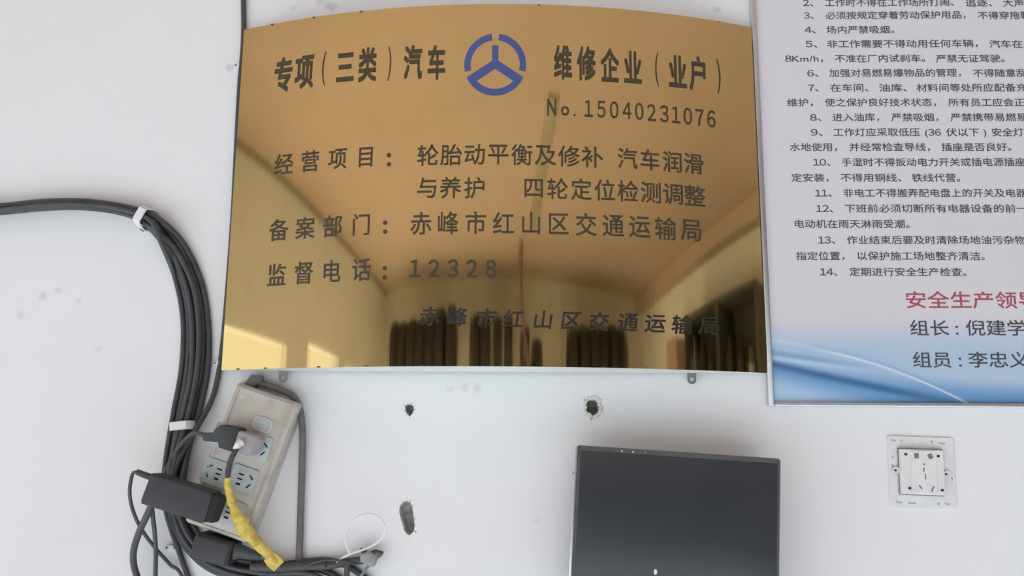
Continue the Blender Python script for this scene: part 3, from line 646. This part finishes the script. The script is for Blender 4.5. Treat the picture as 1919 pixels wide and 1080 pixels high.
for px, py, mm in ((1166,832,M_white),(1187,834,M_white),(1210,835.5,mat('red_reflection', (0.8, 0.12, 0.14), 0.3))):  # small reflections along the top bezel, modelled as solid coloured dots
    p = inv(MM, px, py, DM); b_ = lathe([(0.0009, 0.0), (0.0008, 0.0006), (0.0, 0.0008)], 10); me = bpy.data.meshes.new('l'); b_.to_mesh(me); b_.free()
    me.transform(Matrix.Translation((p.x, min(p.y, -0.0028), 0.0))); obj('reflected_dot', me, mm, screen)
p = inv(MM, 1074, 887, DM); b_ = lathe([(0.0014, 0), (0.0014, 0.0009), (0.0, 0.0012)], 12); me = bpy.data.meshes.new('s'); b_.to_mesh(me); b_.free()
me.transform(Matrix.Translation((-0.0022, p.y, -0.010)) @ Matrix.Rotation(math.radians(-90), 4, 'Y')); obj('side_screw', me, M_steel, screen)

# ------------------------------------------------------------------ bare socket on the right
MK = frame(1726, 886, -YW, 1.6)
sock = thing('wall_socket', 'white wall socket without its cover plate, in a bare mounting frame below the rules board', 'wall socket', MK)
k5 = MPP(-YW)/5.4
def K(x, y): return ((x-680)*k5, (572-y)*k5)                   # units of the 5.4x detail view
KR = lambda x, y, w_, h_, r=0.0006, a=0: shift(rrect(w_*k5, h_*k5, min(r, w_*k5*.45, h_*k5*.45), 3), *K(x, y), math.radians(a))
M_sock = mat('socket_white', (0.79, 0.79, 0.80), 0.35, var=0.06, scale=90)
holes = [KR(425, 270, 52, 20, .001, -8), KR(885, 282, 60, 20, .001, -8), KR(455, 852, 60, 22, .001, -8), KR(905, 850, 56, 22, .001, -8), KR(500, 270, 18, 20), KR(790, 272, 18, 22), KR(412, 435, 12, 26), KR(885, 405, 22, 26), KR(408, 520, 14, 40), KR(965, 620, 10, 30), KR(575, 858, 70, 16), KR(825, 855, 22, 20)]
obj('mounting_frame', plate2d([KR(680, 572, 630, 680, 0.003)]+holes, 0.0020, 0.0005), M_sock, sock)
md = loft([[(x+K(667, 566)[0], y+K(667, 566)[1], z) for x, y in rrect(i*k5, j*k5, 0.0012, 3)] for i, j, z in ((412, 428, 0.0025), (408, 424, 0.0075), (396, 412, 0.0085))])
mod = obj('socket_block', md, M_sock, sock)
holes = [KR(610, 415, 44, 50, .0008, 0), KR(740, 415, 44, 48, .0008, 30), KR(680, 492, 18, 16), KR(673, 545, 12, 44, .0003, -10), KR(686, 608, 12, 54), KR(636, 708, 13, 44, .0003, 35), KR(748, 720, 13, 58, .0003, -25)]
pl_ = plate2d([KR(672, 566, 240, 400, 0.001)]+holes, 0.0014, 0.0003); pl_.transform(Matrix.Translation((0, 0, 0.0084))); pm = obj('socket_face', pl_, M_sock, sock)
sl_ = plate2d([KR(672, 566, 232, 392, 0.001)], 0.0003); sl_.transform(Matrix.Translation((0, 0, 0.0086))); obj('slots', sl_, mat('slot_grey', (0.20, 0.20, 0.205), 0.8), pm)
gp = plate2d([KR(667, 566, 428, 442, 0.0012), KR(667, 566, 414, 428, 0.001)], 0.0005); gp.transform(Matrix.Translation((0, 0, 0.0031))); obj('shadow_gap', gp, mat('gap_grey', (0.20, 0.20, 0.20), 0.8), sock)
for x, y in ((512, 405), (818, 412), (535, 722), (840, 730)):
    cb = plate2d([KR(x, y, 26, 22, 0.0003)], 0.0004); cb.transform(Matrix.Translation((0, 0, 0.0084))); obj('latch_hole', cb, M_slot, mod)
for x, y in ((433, 560), (912, 578)):
    b_ = lathe([(0.0040, 0.0), (0.0038, 0.0012), (0.0030, 0.0014), (0.0024, 0.0008), (0.0010, 0.0008), (0.0009, 0.0), (0, 0)], 20); me = bpy.data.meshes.new('s'); b_.to_mesh(me); b_.free()
    me.transform(Matrix.Translation((*K(x, y), 0.0031))); sc_ = obj('screw', me, M_sock, sock)
    cb = plate2d([circ(0.0011, 12, *K(x-10, y))], 0.0003); cb.transform(Matrix.Translation((0, 0, 0.0040))); obj('screw_hole', cb, M_slot, sc_)

# ------------------------------------------------------------------ the garage behind, seen mirrored in the brass
rack = thing('tyre_rack', 'dark steel tyre rack along the back wall, mirrored in the brass plaque', 'rack', Matrix.Translation((0, -6.9, 0)))
for x in (-3.3, -1.6, 0.0, 1.7, 3.6):
    for y in (-0.28, 0.28): obj('post', box((x-0.03, y-0.03, 0), (x+0.03, y+0.03, 2.05)), M_rack, rack, smooth=False)
for z in (0.35, 1.1, 2.0):
    for y in (-0.2, 0.2): obj('rail', box((-3.34, y-0.025, z), (3.64, y+0.025, z+0.05)), M_rack, rack, smooth=False)
def tyre_mesh(R, w_):
    prof = []; h = w_/2
    for r, z in ((0.56, -0.55), (0.60, -0.85), (0.78, -1.0), (0.90, -0.92), (0.965, -0.80), (0.99, -0.5), (0.985, -0.48), (0.985, -0.40), (1.0, -0.38), (1.0, -0.05), (0.985, -0.03), (0.985, 0.03), (1.0, 0.05), (1.0, 0.38), (0.985, 0.40), (0.985, 0.48), (0.99, 0.5), (0.965, 0.80), (0.90, 0.92), (0.78, 1.0), (0.60, 0.85), (0.56, 0.55)):
        prof.append((r*R, z*h))
    return lathe(prof+[prof[0]], 40)
b_ = tyre_mesh(0.34, 0.24); tme = bpy.data.meshes.new('tyre'); b_.to_mesh(tme); b_.free(); tme.transform(Matrix.Rotation(math.radians(90), 4, 'Y')); tme.materials.append(M_rubber)
tme.polygons.foreach_set('use_smooth', [True]*len(tme.polygons))
k = 0
for zb, xs in ((2.10, ((-3.05, 1.02), (-2.78, 1.0), (-2.5, 1.02), (-2.22, 1.0), (-1.95, 1.02), (-1.68, 1.12), (-1.38, 1.14), (-0.72, 1.0), (-0.44, 1.0), (-0.14, 0.98), (0.16, 0.98), (0.60, 0.84), (0.92, 0.7), (1.9, 0.9), (2.2, 0.94), (2.5, 0.96), (2.8, 0.96), (3.1, 1.0), (3.38, 1.0))),):
    for x, sc in xs:
        o = bpy.data.objects.new('tyre', tme); C.objects.link(o); o.location = (x, -6.9, 2.05+0.34*sc); o.scale = (1, sc, sc); o.rotation_euler = (random.uniform(0, 6), 0, random.uniform(-0.05, 0.05))
        tag(o, 'black tyre standing in the rack, mirrored in the brass plaque', 'tyre', 'tyres in the rack')
o = recentre(obj('cable_tray', box((0.58, -5.6, ZC-0.025), (0.74, -3.1, ZC), 0.01), M_duct)); tag(o, 'dull brown cable tray under the ceiling, mirrored in the brass plaque', 'cable tray')
o = recentre(obj('hanging_hose', tube([(0.44, -6.1, ZC), (0.42, -6.1, 2.9), (0.46, -6.1, 2.6), (0.58, -6.08, 2.3), (0.70, -6.05, 2.05), (0.80, -6.05, 1.7), (0.84, -6.05, 1.3)], 0.045), mat('brown_hose', (0.20, 0.13, 0.11), 0.6, var=0.2))); tag(o, 'brown hose hanging from the ceiling, mirrored in the brass plaque', 'hose')
cab = thing('storage_rack', 'dark storage rack full of parts on the right wall, mirrored in the brass plaque', 'storage rack', Matrix.Translation((4.3, -3.6, 0)))
obj('back_panel', box((0.28, -1.0, 0), (0.32, 1.2, 2.56)), M_dark, cab, smooth=False)
for y in (-1.0, 0.1, 1.16): obj('upright', box((-0.3, y, 0), (0.3, y+0.05, 2.56)), M_dark, cab, smooth=False)
for z in (0.4, 1.0, 1.8, 2.52): obj('shelf', box((-0.3, -1.0, z), (0.3, 1.2, z+0.04)), M_dark, cab, smooth=False)
for i in range(7):
    y = -0.9+0.29*i; hh = 0.3+0.3*random.random()
    b_ = lathe([(0.09, 0.0), (0.1, 0.02), (0.1, hh*0.7), (0.05, hh*0.85), (0.035, hh), (0.0, hh)], 16); me = bpy.data.meshes.new('c'); b_.to_mesh(me); b_.free()
    o = obj('oil_drum', me, M_rubber if i % 3 else M_steel); o.location = (4.2, -3.6+y+0.06, 1.84)
    tag(o, 'dark oil can on the storage rack, mirrored in the brass plaque', 'oil can', 'oil cans on the storage rack')
o = recentre(obj('cardboard_box', box((4.0, -5.35, 0), (4.5, -4.95, 2.45), 0.01), M_card)); tag(o, 'tall brown cardboard box beside the storage rack, mirrored in the brass plaque', 'box')
